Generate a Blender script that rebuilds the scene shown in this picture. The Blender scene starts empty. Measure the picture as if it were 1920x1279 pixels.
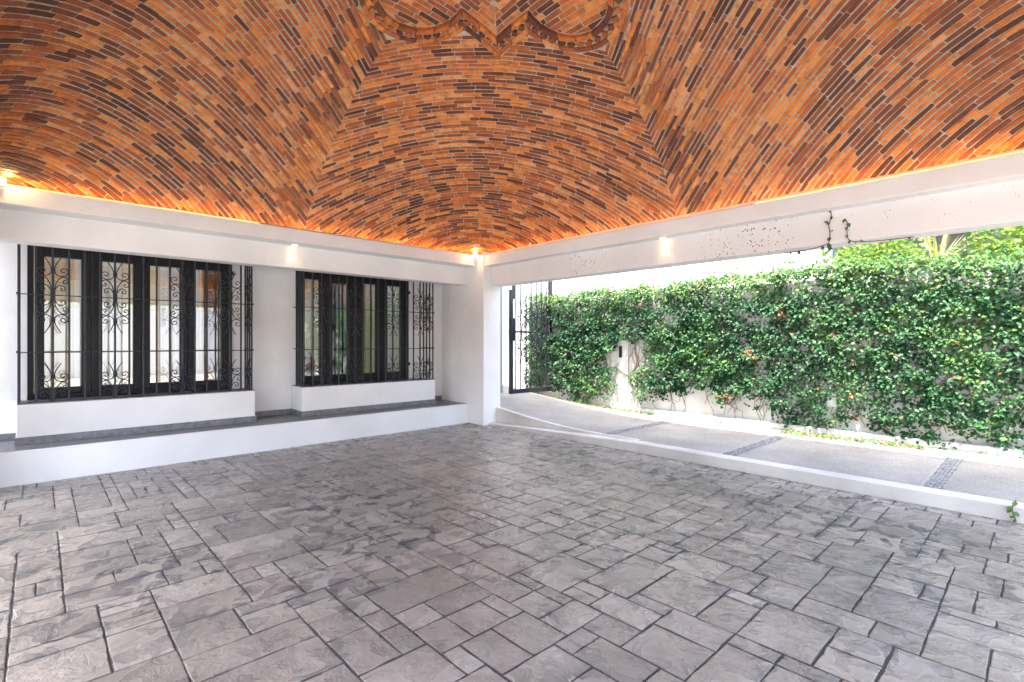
import bpy, bmesh, math, random
import numpy as np
from mathutils import Vector, Matrix

random.seed(7)
rng = np.random.default_rng(11)
sc = bpy.context.scene
COL = sc.collection

# ------------------------------------------------------------------ camera, sky, sun, exposure
F_PX, CX, CY, CAM_H = 944.0, 960.0, 641.5, 1.30
YAW = math.atan(1002 / F_PX)
CA, SA = math.cos(YAW), math.sin(YAW)
cam_d = bpy.data.cameras.new('camera')
cam_d.sensor_width = 36.0
cam_d.lens = F_PX / 1920 * 36
cam_d.shift_y = 2.0 / 1920
cam_d.clip_start = 0.05
cam_d.clip_end = 2000
cam = bpy.data.objects.new('camera', cam_d)
cam.location = (0, 0, CAM_H)
cam.rotation_euler = (math.pi / 2, 0, YAW - math.pi / 2)
COL.objects.link(cam)
sc.camera = cam

SUN_DIR = Vector((-0.27, -0.10, 0.96)).normalized()      # towards the sun
world = bpy.data.worlds.new('World')
sc.world = world
world.use_nodes = True
wn = world.node_tree
sky = wn.nodes.new('ShaderNodeTexSky')
sky.sky_type = 'NISHITA'
sky.sun_disc = False
sky.sun_elevation = math.asin(SUN_DIR.z)
sky.sun_rotation = math.atan2(SUN_DIR.x, SUN_DIR.y)
sky.air_density = 1.0
sky.dust_density = 4.0
sky.ozone_density = 0.5
wn.links.new(sky.outputs[0], wn.nodes['Background'].inputs[0])
wn.nodes['Background'].inputs[1].default_value = 0.15
sun_d = bpy.data.lights.new('sun', 'SUN')
sun_d.energy = 2.0
sun_d.angle = math.radians(0.5)
sun_d.color = (1.0, 0.95, 0.87)
sun = bpy.data.objects.new('sun', sun_d)
sun.rotation_euler = SUN_DIR.to_track_quat('Z', 'Y').to_euler()
sun.location = (0, 0, 20)
COL.objects.link(sun)

sc.view_settings.view_transform = 'Standard'
sc.view_settings.look = 'None'
sc.view_settings.gamma = 1.0
sc.view_settings.use_curve_mapping = False
sc.view_settings.exposure = 3.2
sc.render.engine = 'CYCLES'
sc.cycles.use_denoising = True
sc.cycles.max_bounces = 7
sc.cycles.diffuse_bounces = 4
sc.cycles.use_adaptive_sampling = True
sc.cycles.adaptive_threshold = 0.02
sc.cycles.glossy_bounces = 4
sc.cycles.transmission_bounces = 6
sc.cycles.transparent_max_bounces = 8
sc.cycles.sample_clamp_indirect = 8.0

# ------------------------------------------------------------------ helpers
def nm(mat): return mat.node_tree
def new_mat(name, color=(.8, .8, .8), rough=.6, metal=0.0):
    m = bpy.data.materials.new(name)
    m.use_nodes = True
    p = m.node_tree.nodes['Principled BSDF']
    p.inputs['Base Color'].default_value = (*color, 1)
    p.inputs['Roughness'].default_value = rough
    p.inputs['Metallic'].default_value = metal
    return m
def P(m): return m.node_tree.nodes['Principled BSDF']
def node(m, t, **kw):
    n = m.node_tree.nodes.new(t)
    for k, v in kw.items():
        if k.startswith('i_'):
            n.inputs[k[2:].replace('_', ' ')].default_value = v
        else:
            setattr(n, k, v)
    return n
def link(m, a, b): m.node_tree.links.new(a, b)
def ramp(m, fac, stops, interp='LINEAR'):
    r = node(m, 'ShaderNodeValToRGB')
    r.color_ramp.interpolation = interp
    e = r.color_ramp.elements
    while len(e) < len(stops): e.new(0.5)
    for el, (pos, c) in zip(e, stops):
        el.position = pos
        el.color = (*c, 1) if len(c) == 3 else c
    link(m, fac, r.inputs[0])
    return r
def noise(m, vec, scale, detail=4, rough=.55, dist=0.0):
    n = node(m, 'ShaderNodeTexNoise')
    n.inputs['Scale'].default_value = scale
    n.inputs['Detail'].default_value = detail
    n.inputs['Roughness'].default_value = rough
    n.inputs['Distortion'].default_value = dist
    link(m, vec, n.inputs['Vector'])
    return n
def world_pos(m): return node(m, 'ShaderNodeNewGeometry').outputs['Position']
def mix(m, fac, a, b, blend='MIX'):
    n = node(m, 'ShaderNodeMix', data_type='RGBA', blend_type=blend)
    for sock, v in ((n.inputs[0], fac), (n.inputs[6], a), (n.inputs[7], b)):
        if hasattr(v, 'links'): link(m, v, sock)
        elif isinstance(v, (int, float)): sock.default_value = v
        else: sock.default_value = (*v, 1)
    return n.outputs[2]
def mathn(m, op, a, b=0.0, clamp=False):
    n = node(m, 'ShaderNodeMath', operation=op, use_clamp=clamp)
    for sock, v in ((n.inputs[0], a), (n.inputs[1], b)):
        if hasattr(v, 'links'): link(m, v, sock)
        else: sock.default_value = v
    return n.outputs[0]
def bump(m, height, strength=.3, dist=.01):
    b = node(m, 'ShaderNodeBump')
    b.inputs['Strength'].default_value = strength
    b.inputs['Distance'].default_value = dist
    link(m, height, b.inputs['Height'])
    link(m, b.outputs[0], P(m).inputs['Normal'])
    return b
def attr(m, name):
    a = node(m, 'ShaderNodeAttribute')
    a.attribute_name = name
    return a.outputs['Fac']

def link_obj(name, me, parent=None, mat=None):
    o = bpy.data.objects.new(name, me)
    COL.objects.link(o)
    if mat is not None and me is not None and not me.materials:
        me.materials.append(mat)
    if parent is not None: o.parent = parent
    return o
def pydata(name, V, Fc, mat=None, parent=None, smooth=False):
    me = bpy.data.meshes.new(name)
    me.from_pydata([tuple(map(float, v)) for v in V], [], [tuple(map(int, f)) for f in Fc])
    if smooth: me.polygons.foreach_set('use_smooth', [True] * len(me.polygons))
    me.update()
    return link_obj(name, me, parent, mat)
def empty(name, loc=(0, 0, 0)):
    o = bpy.data.objects.new(name, None)
    o.empty_display_size = .1
    o.location = loc
    COL.objects.link(o)
    return o
def tag(o, label=None, cat=None, group=None, kind=None):
    if label: o['label'] = label
    if cat: o['category'] = cat
    if group: o['group'] = group
    if kind: o['kind'] = kind
    return o
def boxes_mesh(name, boxes, bev=0.0, seg=1):
    """one mesh of axis aligned boxes (x0,x1,y0,y1,z0,z1), optionally bevelled"""
    bm = bmesh.new()
    for x0, x1, y0, y1, z0, z1 in boxes:
        r = bmesh.ops.create_cube(bm, size=1)
        for v in r['verts']:
            v.co = Vector(((x0 + x1) / 2 + v.co.x * (x1 - x0), (y0 + y1) / 2 + v.co.y * (y1 - y0), (z0 + z1) / 2 + v.co.z * (z1 - z0)))
    if bev > 0:
        bmesh.ops.bevel(bm, geom=bm.edges[:], offset=bev, segments=seg, affect='EDGES', profile=.5)
    me = bpy.data.meshes.new(name)
    bm.to_mesh(me)
    bm.free()
    return me
def box(name, b, mat, parent=None, bev=0.004, seg=1):
    bs = b if isinstance(b[0], (tuple, list)) else [b]
    return link_obj(name, boxes_mesh(name, bs, bev, seg), parent, mat)
def tube_geo(paths, radius, sides=6):
    V, Fc = [], []
    for pts in paths:
        pts = [Vector(p) for p in pts]
        n0 = len(V)
        for i, p in enumerate(pts):
            t = (pts[min(i + 1, len(pts) - 1)] - pts[max(i - 1, 0)]).normalized()
            up = Vector((0, 1, 0)) if abs(t.y) < .9 else Vector((1, 0, 0))
            a = t.cross(up).normalized()
            b = t.cross(a).normalized()
            r = radius(i / (len(pts) - 1)) if callable(radius) else radius
            for k in range(sides):
                an = 2 * math.pi * k / sides
                V.append(p + a * (math.cos(an) * r) + b * (math.sin(an) * r))
        for i in range(len(pts) - 1):
            for k in range(sides):
                k2 = (k + 1) % sides
                Fc.append((n0 + i * sides + k, n0 + i * sides + k2, n0 + (i + 1) * sides + k2, n0 + (i + 1) * sides + k))
        Fc.append(tuple(n0 + k for k in reversed(range(sides))))
        Fc.append(tuple(n0 + (len(pts) - 1) * sides + k for k in range(sides)))
    return V, Fc
def catmull(pts, n=4):
    pts = [Vector(p) for p in pts]
    out = []
    for i in range(len(pts) - 1):
        p0, p1, p2, p3 = pts[max(i - 1, 0)], pts[i], pts[i + 1], pts[min(i + 2, len(pts) - 1)]
        for k in range(n):
            t = k / n
            out.append(.5 * ((2 * p1) + (p2 - p0) * t + (2 * p0 - 5 * p1 + 4 * p2 - p3) * t * t + (3 * p1 - p0 - 3 * p2 + p3) * t ** 3))
    out.append(pts[-1])
    return out
def cyl_geo(c, r, z0, z1, n=24, r1=None):
    r1 = r if r1 is None else r1
    V = [(c[0] + r * math.cos(2 * math.pi * k / n), c[1] + r * math.sin(2 * math.pi * k / n), z0) for k in range(n)]
    V += [(c[0] + r1 * math.cos(2 * math.pi * k / n), c[1] + r1 * math.sin(2 * math.pi * k / n), z1) for k in range(n)]
    Fc = [(k, (k + 1) % n, n + (k + 1) % n, n + k) for k in range(n)]
    Fc += [tuple(reversed(range(n))), tuple(range(n, 2 * n))]
    return V, Fc
def vnoise(seed, n=64):
    lat = np.random.default_rng(seed).random((n, n))
    def f(x, y):
        x = np.asarray(x, float); y = np.asarray(y, float)
        xi = np.floor(x).astype(int); yi = np.floor(y).astype(int)
        fx = x - xi; fy = y - yi
        fx = fx * fx * (3 - 2 * fx); fy = fy * fy * (3 - 2 * fy)
        g = lambda a, b: lat[a % n, b % n]
        return (g(xi, yi) * (1 - fx) + g(xi + 1, yi) * fx) * (1 - fy) + (g(xi, yi + 1) * (1 - fx) + g(xi + 1, yi + 1) * fx) * fy
    return f
def proj(p):
    """pixel of a point in the 1920 wide photograph (numpy, last axis xyz); used to rank pieces by size"""
    p = np.asarray(p, float)
    w = p[..., 0] * CA + p[..., 1] * SA
    r = p[..., 0] * SA - p[..., 1] * CA
    ws = np.where(w > .05, w, .05)
    return CX + F_PX * r / ws, CY - F_PX * (p[..., 2] - CAM_H) / ws, w

# ------------------------------------------------------------------ materials
def stucco(name, col=(.80, .79, .785), speck=False, stain=.05):
    m = new_mat(name, col, .75)
    pos = world_pos(m)
    n1 = noise(m, pos, 1.3, 4)
    n2 = noise(m, pos, 90, 3)
    n3 = noise(m, pos, 9, 5, .6)
    dark = tuple(c * (1 - stain * 2.2) for c in col)
    r = ramp(m, n1.outputs[0], [(.35, dark), (.62, col)])
    colr = mix(m, mathn(m, 'MULTIPLY', n3.outputs[0], .12), r.outputs[0], tuple(c * .8 for c in col))
    sm = noise(m, pos, 4.2, 6, .75, .5)
    colr = mix(m, mathn(m, 'MULTIPLY', ramp(m, sm.outputs[0], [(.60, (0, 0, 0)), (.78, (1, 1, 1))]).outputs[0], .16 + stain), colr, (.52, .46, .38))
    if speck:
        v = node(m, 'ShaderNodeTexVoronoi')
        v.inputs['Scale'].default_value = 30
        link(m, pos, v.inputs['Vector'])
        nz = noise(m, pos, 1.1, 3, .6)
        nb = noise(m, pos, 60, 2)
        thr = mathn(m, 'MULTIPLY', mathn(m, 'SUBTRACT', nz.outputs[0], .42, True), .95)
        d = mathn(m, 'ADD', v.outputs['Distance'], mathn(m, 'MULTIPLY', mathn(m, 'SUBTRACT', nb.outputs[0], .5), .25))
        sp = mathn(m, 'LESS_THAN', d, thr)
        colr = mix(m, sp, colr, (.13, .075, .05))
    link(m, colr, P(m).inputs['Base Color'])
    h = mathn(m, 'ADD', n2.outputs[0], mathn(m, 'MULTIPLY', n3.outputs[0], 3.0))
    h = mathn(m, 'ADD', h, mathn(m, 'MULTIPLY', n1.outputs[0], 6.0))
    bump(m, h, .30, .006)
    return m
M = {}
M['white'] = stucco('white_stucco')
M['white_speck'] = stucco('white_stucco_speckled', (.78, .76, .755), True)
M['white_rough'] = stucco('weathered_white_paint', (.76, .74, .70), False, .14)
M['kerb'] = stucco('kerb_paint', (.60, .575, .54), False, .12)
M['neighbour'] = stucco('neighbour_render', (.82, .82, .82), False, .03)
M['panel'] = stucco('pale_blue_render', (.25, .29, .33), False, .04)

def tile_grey():
    m = new_mat('grey_tile', (.16, .16, .17), .4)
    pos = world_pos(m)
    n = noise(m, pos, 25, 5)
    r = ramp(m, n.outputs[0], [(.35, (.12, .12, .13)), (.65, (.20, .20, .215))])
    link(m, r.outputs[0], P(m).inputs['Base Color'])
    return m
M['tile'] = tile_grey()

def iron(name, col=(.018, .02, .026), rough=.42):
    m = new_mat(name, col, rough)
    pos = world_pos(m)
    n = noise(m, pos, 45, 4)
    bump(m, n.outputs[0], .2, .003)
    r = ramp(m, n.outputs[0], [(.4, col), (.7, tuple(c * 1.7 for c in col))])
    link(m, r.outputs[0], P(m).inputs['Base Color'])
    return m
M['iron'] = iron('black_iron')
M['frame'] = iron('dark_window_frame', (.010, .009, .010), .45)
P(M['frame']).inputs['Specular IOR Level'].default_value = .25
P(M['iron']).inputs['Specular IOR Level'].default_value = .35

def brick_mat():
    m = new_mat('vault_brick', (.4, .15, .06), .72)
    pos = world_pos(m)
    t = attr(m, 'tint')
    base = ramp(m, t, [(0, (.085, .027, .016)), (.16, (.15, .045, .022)), (.34, (.31, .086, .028)), (.52, (.45, .126, .030)),
                       (.72, (.66, .205, .037)), (.9, (.76, .28, .055)), (1, (.76, .34, .13))])
    n1 = noise(m, pos, 11, 6, .7)
    n2 = noise(m, pos, 60, 5, .65)
    n3 = noise(m, pos, 5, 3)
    c1 = mix(m, mathn(m, 'MULTIPLY', ramp(m, n1.outputs[0], [(.46, (0, 0, 0)), (.66, (1, 1, 1))]).outputs[0], .62), base.outputs[0], (.12, .036, .022))
    c2 = mix(m, mathn(m, 'MULTIPLY', ramp(m, n2.outputs[0], [(.60, (0, 0, 0)), (.72, (1, 1, 1))]).outputs[0], .35), c1, (.50, .27, .16))
    c3 = mix(m, mathn(m, 'MULTIPLY', ramp(m, n3.outputs[0], [(.55, (0, 0, 0)), (.75, (1, 1, 1))]).outputs[0], .22), c2, (.60, .20, .06))
    link(m, c3, P(m).inputs['Base Color'])
    h = mathn(m, 'ADD', n2.outputs[0], mathn(m, 'MULTIPLY', n1.outputs[0], 1.2))
    bump(m, h, .55, .006)
    return m
M['brick'] = brick_mat()
def mortar_mat():
    m = new_mat('grey_mortar', (.34, .31, .27), .9)
    pos = world_pos(m)
    n = noise(m, pos, 40, 5)
    n2 = noise(m, pos, 3, 3)
    r = ramp(m, n.outputs[0], [(.3, (.36, .325, .255)), (.7, (.56, .51, .42))])
    c = mix(m, mathn(m, 'MULTIPLY', n2.outputs[0], .3), r.outputs[0], (.38, .29, .20))
    link(m, c, P(m).inputs['Base Color'])
    bump(m, n.outputs[0], .5, .006)
    return m
M['mortar'] = mortar_mat()

def paver_mat():
    m = new_mat('stamped_concrete', (.26, .24, .235), .5)
    pos = world_pos(m)
    t = attr(m, 'tint')
    big = noise(m, pos, .8, 4, .6)
    mid = noise(m, pos, 3.6, 6, .62, .25)
    chip = noise(m, pos, 8.0, 4, .5, .7)
    fine = noise(m, pos, 55, 4, .6)
    base = ramp(m, mid.outputs[0], [(.30, (.196, .172, .146)), (.5, (.280, .248, .214)), (.72, (.366, .328, .288))])
    tinted = mix(m, mathn(m, 'MULTIPLY', ramp(m, t, [(.35, (0, 0, 0)), (1, (1, 1, 1))]).outputs[0], .55), base.outputs[0], (.140, .125, .110))
    tinted = mix(m, mathn(m, 'MULTIPLY', ramp(m, t, [(0, (1, 1, 1)), (.3, (0, 0, 0))]).outputs[0], .45), tinted, (.37, .335, .295))
    patch = ramp(m, chip.outputs[0], [(.525, (0, 0, 0)), (.56, (1, 1, 1))])
    zone = ramp(m, big.outputs[0], [(.40, (.12, .12, .12)), (.58, (1, 1, 1))])
    edge = attr(m, 'edge')
    pm = mathn(m, 'MULTIPLY', patch.outputs[0], zone.outputs[0])
    pm = mathn(m, 'MULTIPLY', pm, mathn(m, 'ADD', .55, mathn(m, 'MULTIPLY', edge, .6)), True)
    c = mix(m, pm, tinted, (.052, .054, .066))
    c = mix(m, mathn(m, 'MULTIPLY', fine.outputs[0], .18), c, (.14, .135, .14))
    dust = ramp(m, noise(m, pos, 1.7, 6, .7, .4).outputs[0], [(.5, (0, 0, 0)), (.7, (1, 1, 1))])
    c = mix(m, mathn(m, 'MULTIPLY', dust.outputs[0], .30), c, (.37, .335, .30))
    rust = ramp(m, noise(m, pos, 2.1, 3).outputs[0], [(.66, (0, 0, 0)), (.8, (1, 1, 1))])
    c = mix(m, mathn(m, 'MULTIPLY', rust.outputs[0], .18), c, (.30, .21, .15))
    jm = ramp(m, mathn(m, 'ADD', edge, mathn(m, 'MULTIPLY', mathn(m, 'SUBTRACT', fine.outputs[0], .5), .12)), [(.80, (0, 0, 0)), (.96, (.92, .92, .92))])
    c = mix(m, jm.outputs[0], c, (.058, .054, .052))
    link(m, c, P(m).inputs['Base Color'])
    rr = ramp(m, chip.outputs[0], [(.4, (.33, .33, .33)), (.7, (.19, .19, .19))])
    link(m, rr.outputs[0], P(m).inputs['Roughness'])
    h = mathn(m, 'ADD', mathn(m, 'MULTIPLY', chip.outputs[0], 1.0), mathn(m, 'MULTIPLY', mid.outputs[0], 1.2))
    h = mathn(m, 'ADD', h, mathn(m, 'MULTIPLY', patch.outputs[0], -.10))
    h = mathn(m, 'ADD', h, mathn(m, 'MULTIPLY', fine.outputs[0], .10))
    bump(m, h, .7, .026)
    return m
M['paver'] = paver_mat()
M['joint'] = new_mat('dark_joint', (.060, .056, .052), .85)

def aggregate():
    m = new_mat('exposed_aggregate', (.5, .48, .45), .8)
    pos = world_pos(m)
    v = node(m, 'ShaderNodeTexVoronoi')
    v.inputs['Scale'].default_value = 95
    link(m, pos, v.inputs['Vector'])
    n = noise(m, pos, 1.6, 5, .6)
    f = noise(m, pos, 160, 3)
    r = ramp(m, v.outputs['Color'], [(.1, (.12, .115, .105)), (.45, (.23, .22, .203)), (.9, (.40, .385, .36))])
    c = mix(m, .62, r.outputs[0], ramp(m, n.outputs[0], [(.35, (.19, .184, .172)), (.65, (.31, .30, .283))]).outputs[0])
    link(m, c, P(m).inputs['Base Color'])
    bump(m, mathn(m, 'ADD', v.outputs['Distance'], f.outputs[0]), .5, .006)
    return m
M['aggregate'] = aggregate()
def pebble_mat():
    m = new_mat('blue_grey_pebble', (.2, .22, .27), .5)
    t = attr(m, 'tint')
    r = ramp(m, t, [(0, (.09, .10, .115)), (.5, (.16, .168, .19)), (1, (.28, .28, .29))])
    link(m, r.outputs[0], P(m).inputs['Base Color'])
    return m
M['pebble'] = pebble_mat()
M['pebble_bed'] = new_mat('pebble_bed', (.30, .29, .28), .9)

def ground_mat():
    m = new_mat('pale_yard', (.45, .43, .40), .9)
    pos = world_pos(m)
    n = noise(m, pos, 1.2, 6)
    r = ramp(m, n.outputs[0], [(.3, (.30, .28, .25)), (.7, (.44, .42, .38))])
    link(m, r.outputs[0], P(m).inputs['Base Color'])
    return m
M['ground'] = ground_mat()

def leaf_mat(name, stops, trans=.25, rough=.5):
    m = new_mat(name, (.05, .12, .03), rough)
    t = attr(m, 'tint')
    r = ramp(m, t, stops)
    link(m, r.outputs[0], P(m).inputs['Base Color'])
    P(m).inputs['Specular IOR Level'].default_value = .3
    tr = node(m, 'ShaderNodeBsdfTranslucent')
    hs = node(m, 'ShaderNodeHueSaturation')
    hs.inputs['Value'].default_value = 1.5
    link(m, r.outputs[0], hs.inputs['Color'])
    link(m, hs.outputs[0], tr.inputs['Color'])
    mx = node(m, 'ShaderNodeMixShader')
    mx.inputs[0].default_value = trans
    link(m, P(m).outputs[0], mx.inputs[1])
    link(m, tr.outputs[0], mx.inputs[2])
    link(m, mx.outputs[0], m.node_tree.nodes['Material Output'].inputs[0])
    return m
M['ivy'] = leaf_mat('ivy_leaf', [(0, (.018, .062, .030)), (.35, (.034, .115, .045)), (.62, (.060, .165, .050)), (.80, (.12, .22, .045)), (.90, (.15, .23, .05)), (.93, (.20, .20, .06)), (.94, (.20, .10, .05)), (1, (.30, .16, .09))])
M['shrub'] = leaf_mat('shrub_leaf', [(0, (.05, .12, .02)), (.5, (.10, .20, .03)), (1, (.22, .30, .06))], .4)
M['yucca'] = leaf_mat('yucca_leaf', [(0, (.20, .22, .07)), (.5, (.36, .33, .12)), (1, (.50, .42, .22))], .3)
M['twig'] = new_mat('brown_twig', (.16, .09, .05), .8)

def glass_mat():
    m = new_mat('window_glass', (1, 1, 1), 0)
    nt = m.node_tree
    gl = node(m, 'ShaderNodeBsdfGlossy'); gl.inputs['Roughness'].default_value = .01
    gl.inputs['Color'].default_value = (.93, .97, .97, 1)
    tp = node(m, 'ShaderNodeBsdfTransparent'); tp.inputs['Color'].default_value = (.86, .90, .88, 1)
    fr = node(m, 'ShaderNodeFresnel'); fr.inputs['IOR'].default_value = 2.8
    mx = node(m, 'ShaderNodeMixShader')
    link(m, fr.outputs[0], mx.inputs[0]); link(m, tp.outputs[0], mx.inputs[1]); link(m, gl.outputs[0], mx.inputs[2])
    link(m, mx.outputs[0], nt.nodes['Material Output'].inputs[0])
    return m
M['glass'] = glass_mat()
def fabric(name, col, trans=.4):
    m = new_mat(name, col, .9)
    tr = node(m, 'ShaderNodeBsdfTranslucent'); tr.inputs['Color'].default_value = (*col, 1)
    mx = node(m, 'ShaderNodeMixShader'); mx.inputs[0].default_value = trans
    w = node(m, 'ShaderNodeTexNoise'); w.inputs['Scale'].default_value = 120
    link(m, world_pos(m), w.inputs['Vector'])
    bump(m, w.outputs[0], .15, .002)
    link(m, P(m).outputs[0], mx.inputs[1]); link(m, tr.outputs[0], mx.inputs[2])
    link(m, mx.outputs[0], m.node_tree.nodes['Material Output'].inputs[0])
    return m
M['curtain_white'] = fabric('white_curtain', (.82, .81, .78))
M['curtain_beige'] = fabric('beige_curtain', (.62, .53, .38))
def wood():
    m = new_mat('brown_wood', (.25, .10, .045), .45)
    mp = node(m, 'ShaderNodeMapping'); mp.inputs['Scale'].default_value = (14, 14, 1.2)
    link(m, world_pos(m), mp.inputs['Vector'])
    n = noise(m, mp.outputs[0], 3, 6, .6, .5)
    r = ramp(m, n.outputs[0], [(.3, (.15, .055, .022)), (.7, (.34, .145, .06))])
    link(m, r.outputs[0], P(m).inputs['Base Color'])
    return m
M['wood'] = wood()
M['red'] = new_mat('red_cloth', (.45, .05, .05), .8)
M['interior'] = new_mat('interior_paint', (.62, .58, .50), .8)
M['soil'] = new_mat('brown_soil', (.18, .12, .08), .95)
M['black_plastic'] = new_mat('black_plastic', (.02, .022, .026), .35)
M['white_plastic'] = new_mat('white_plastic', (.78, .78, .77), .4)
M['steel'] = new_mat('white_lamp_trim', (.80, .79, .77), .35)
def emit(name, col, s):
    m = new_mat(name, col, .5)
    p = P(m)
    p.inputs['Emission Color'].default_value = (*col, 1)
    p.inputs['Emission Strength'].default_value = s
    return m
M['led'] = emit('warm_led', (1.0, .44, .09), 3.4)
M['led_bead'] = emit('warm_led_bead', (1.0, .62, .26), .22)
M['led_bead'].cycles.emission_sampling = 'NONE'
M['bulb'] = emit('warm_bulb', (1.0, .70, .36), 3.0)

# ------------------------------------------------------------------ main dimensions (metres)
X0, Y0, HX, HY, SPR, RISE, PM, TAU = 2.40, 2.81, 2.74, 3.46, 2.69, 1.70, .78, .40
XE, YE = X0 + HX, Y0 + HY            # 5.14, 6.27 : spring lines of the vault
STEP_Y, STEP_Z = 6.40, .308
BOX_Y, WALL_Y = 6.75, 7.15
GW_X = 7.45                          # garden wall face

def zs(x, y):
    sx = np.clip(np.abs(np.asarray(x) - X0) / HX, 0, 1)
    sy = np.clip(np.abs(np.asarray(y) - Y0) / HY, 0, 1)
    return SPR + RISE * ((1 - sx ** 2) * (1 - sy ** 2)) ** PM
def nrm(x, y, e=.004):
    gx = (zs(x + e, y) - zs(x - e, y)) / (2 * e)
    gy = (zs(x, y + e) - zs(x, y - e)) / (2 * e)
    gx = np.clip(gx, -2.2, 2.2); gy = np.clip(gy, -2.2, 2.2)
    n = np.stack([-gx, -gy, np.ones_like(gx)], -1)
    return n / np.linalg.norm(n, axis=-1, keepdims=True)

# ------------------------------------------------------------------ ground and yard
V = [(-300, -300, -.06), (300, -300, -.06), (300, 300, -.06), (-300, 300, -.06)]
tag(pydata('ground', V, [(0, 1, 2, 3)], M['ground']), kind='structure')

# driveway: grid sheet with the ramp up to the gate
def drive_z(x, y):
    t = np.clip((y - 3.9), 0, None)
    r = .038 * t * t * np.clip(t / 1.5, 0, 1) / 1.0
    r = np.where(t > 1.5, .0855 + .125 * (t - 1.5), .038 * t * t)
    s = np.clip((x - 6.75) / .55, 0, 1); s = s * s * (3 - 2 * s)
    return .105 + r * (1 - .62 * s)
xs = np.linspace(5.30, 7.50, 23); ys = np.concatenate([np.linspace(-9, 3.5, 26), np.linspace(3.7, 12, 60)])
V = []; Fc = []
for j, y in enumerate(ys):
    for i, x in enumerate(xs): V.append((x, y, float(drive_z(x, y))))
nx = len(xs)
for j in range(len(ys) - 1):
    for i in range(nx - 1): Fc.append((j * nx + i, j * nx + i + 1, (j + 1) * nx + i + 1, (j + 1) * nx + i))
# skirt on the carport side (painted face of the ramp is a separate kerb piece)
driveway = tag(pydata('driveway', V, Fc, M['aggregate'], smooth=True), kind='structure')

def pebbles(name, x0, x1, y0, y1, zf, parent, n):
    V = []; Fc = []; tint = []
    bmi = bmesh.new(); bmesh.ops.create_icosphere(bmi, subdivisions=1, radius=1)
    iv = np.array([v.co[:] for v in bmi.verts]); ifc = [[v.index for v in f.verts] for f in bmi.faces]; bmi.free()
    placed = []
    cell = .026
    for gx in np.arange(x0, x1, cell):
        for gy in np.arange(y0, y1, cell):
            x = gx + rng.uniform(0, .010); y = gy + rng.uniform(0, .010)
            a, b, c = rng.uniform(.010, .016), rng.uniform(.008, .013), rng.uniform(.005, .008)
            th = rng.uniform(0, 6.28)
            p = iv * [a, b, c]
            q = np.stack([p[:, 0] * math.cos(th) - p[:, 1] * math.sin(th) + x, p[:, 0] * math.sin(th) + p[:, 1] * math.cos(th) + y, p[:, 2] + float(zf(x, y)) + .004], -1)
            k = len(V); V.extend(q.tolist()); Fc.extend([[i + k for i in f] for f in ifc]); tint.extend([rng.random()] * len(ifc))
    o = pydata(name, V, Fc, M['pebble'], parent, smooth=True)
    a = o.data.attributes.new('tint', 'FLOAT', 'FACE'); a.data.foreach_set('value', tint)
    tag(o, kind='stuff')
    return o
for k, yb in enumerate((3.91, 2.31, .645)):
    hw = .075
    Vb = []; Fb = []
    xl = np.linspace(5.315, 7.02, 18)
    for x in xl:
        for y in (yb - hw, yb + hw): Vb.append((x, y, float(drive_z(x, y)) + .004))
    for i in range(len(xl) - 1): Fb.append((2 * i, 2 * i + 2, 2 * i + 3, 2 * i + 1))
    bed = pydata('pebble_band', Vb, Fb, M['pebble_bed'], driveway)
    pebbles('pebble', 5.32, 7.0, yb - hw + .01, yb + hw - .02, drive_z, bed, 0)

# ------------------------------------------------------------------ carport floor with stamped slabs
floor_root = tag(pydata('carport_floor', [(-.8, -3.0, -.006), (5.2, -3.0, -.006), (5.2, 6.45, -.006), (-.8, 6.45, -.006)], [(0, 1, 2, 3)], M['joint']), kind='structure')
GX0, GY0 = -.78, -2.6
prng = random.Random(5)
def grid_lines(a, b):
    out = [a]
    while out[-1] < b - .20: out.append(out[-1] + prng.choice([.085, .095, .105, .118]))
    out.append(b)
    return out
gxl, gyl = grid_lines(GX0, 5.138), grid_lines(GY0, 6.399)
nxg, nyg = len(gxl) - 1, len(gyl) - 1
occ = np.zeros((nxg, nyg), bool)
types = [(3, 3), (4, 3), (3, 2), (2, 3), (5, 3), (4, 2), (2, 2), (3, 4), (5, 2), (2, 1), (3, 1), (1, 2)]
wts = [4, 3.4, 5, 3, 1.8, 4, 4, 1.4, 1.8, 1.6, 1.2, .9]
rects = []
for j in range(nyg):
    for i in range(nxg):
        if occ[i, j]: continue
        order = sorted(range(len(types)), key=lambda k: -(prng.random() ** (1 / wts[k])))
        for k in order + [None]:
            w, h = types[k] if k is not None else (1, 1)
            if i + w > nxg or j + h > nyg or occ[i:i + w, j:j + h].any(): continue
            occ[i:i + w, j:j + h] = True
            rects.append((i, j, w, h)); break
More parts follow.
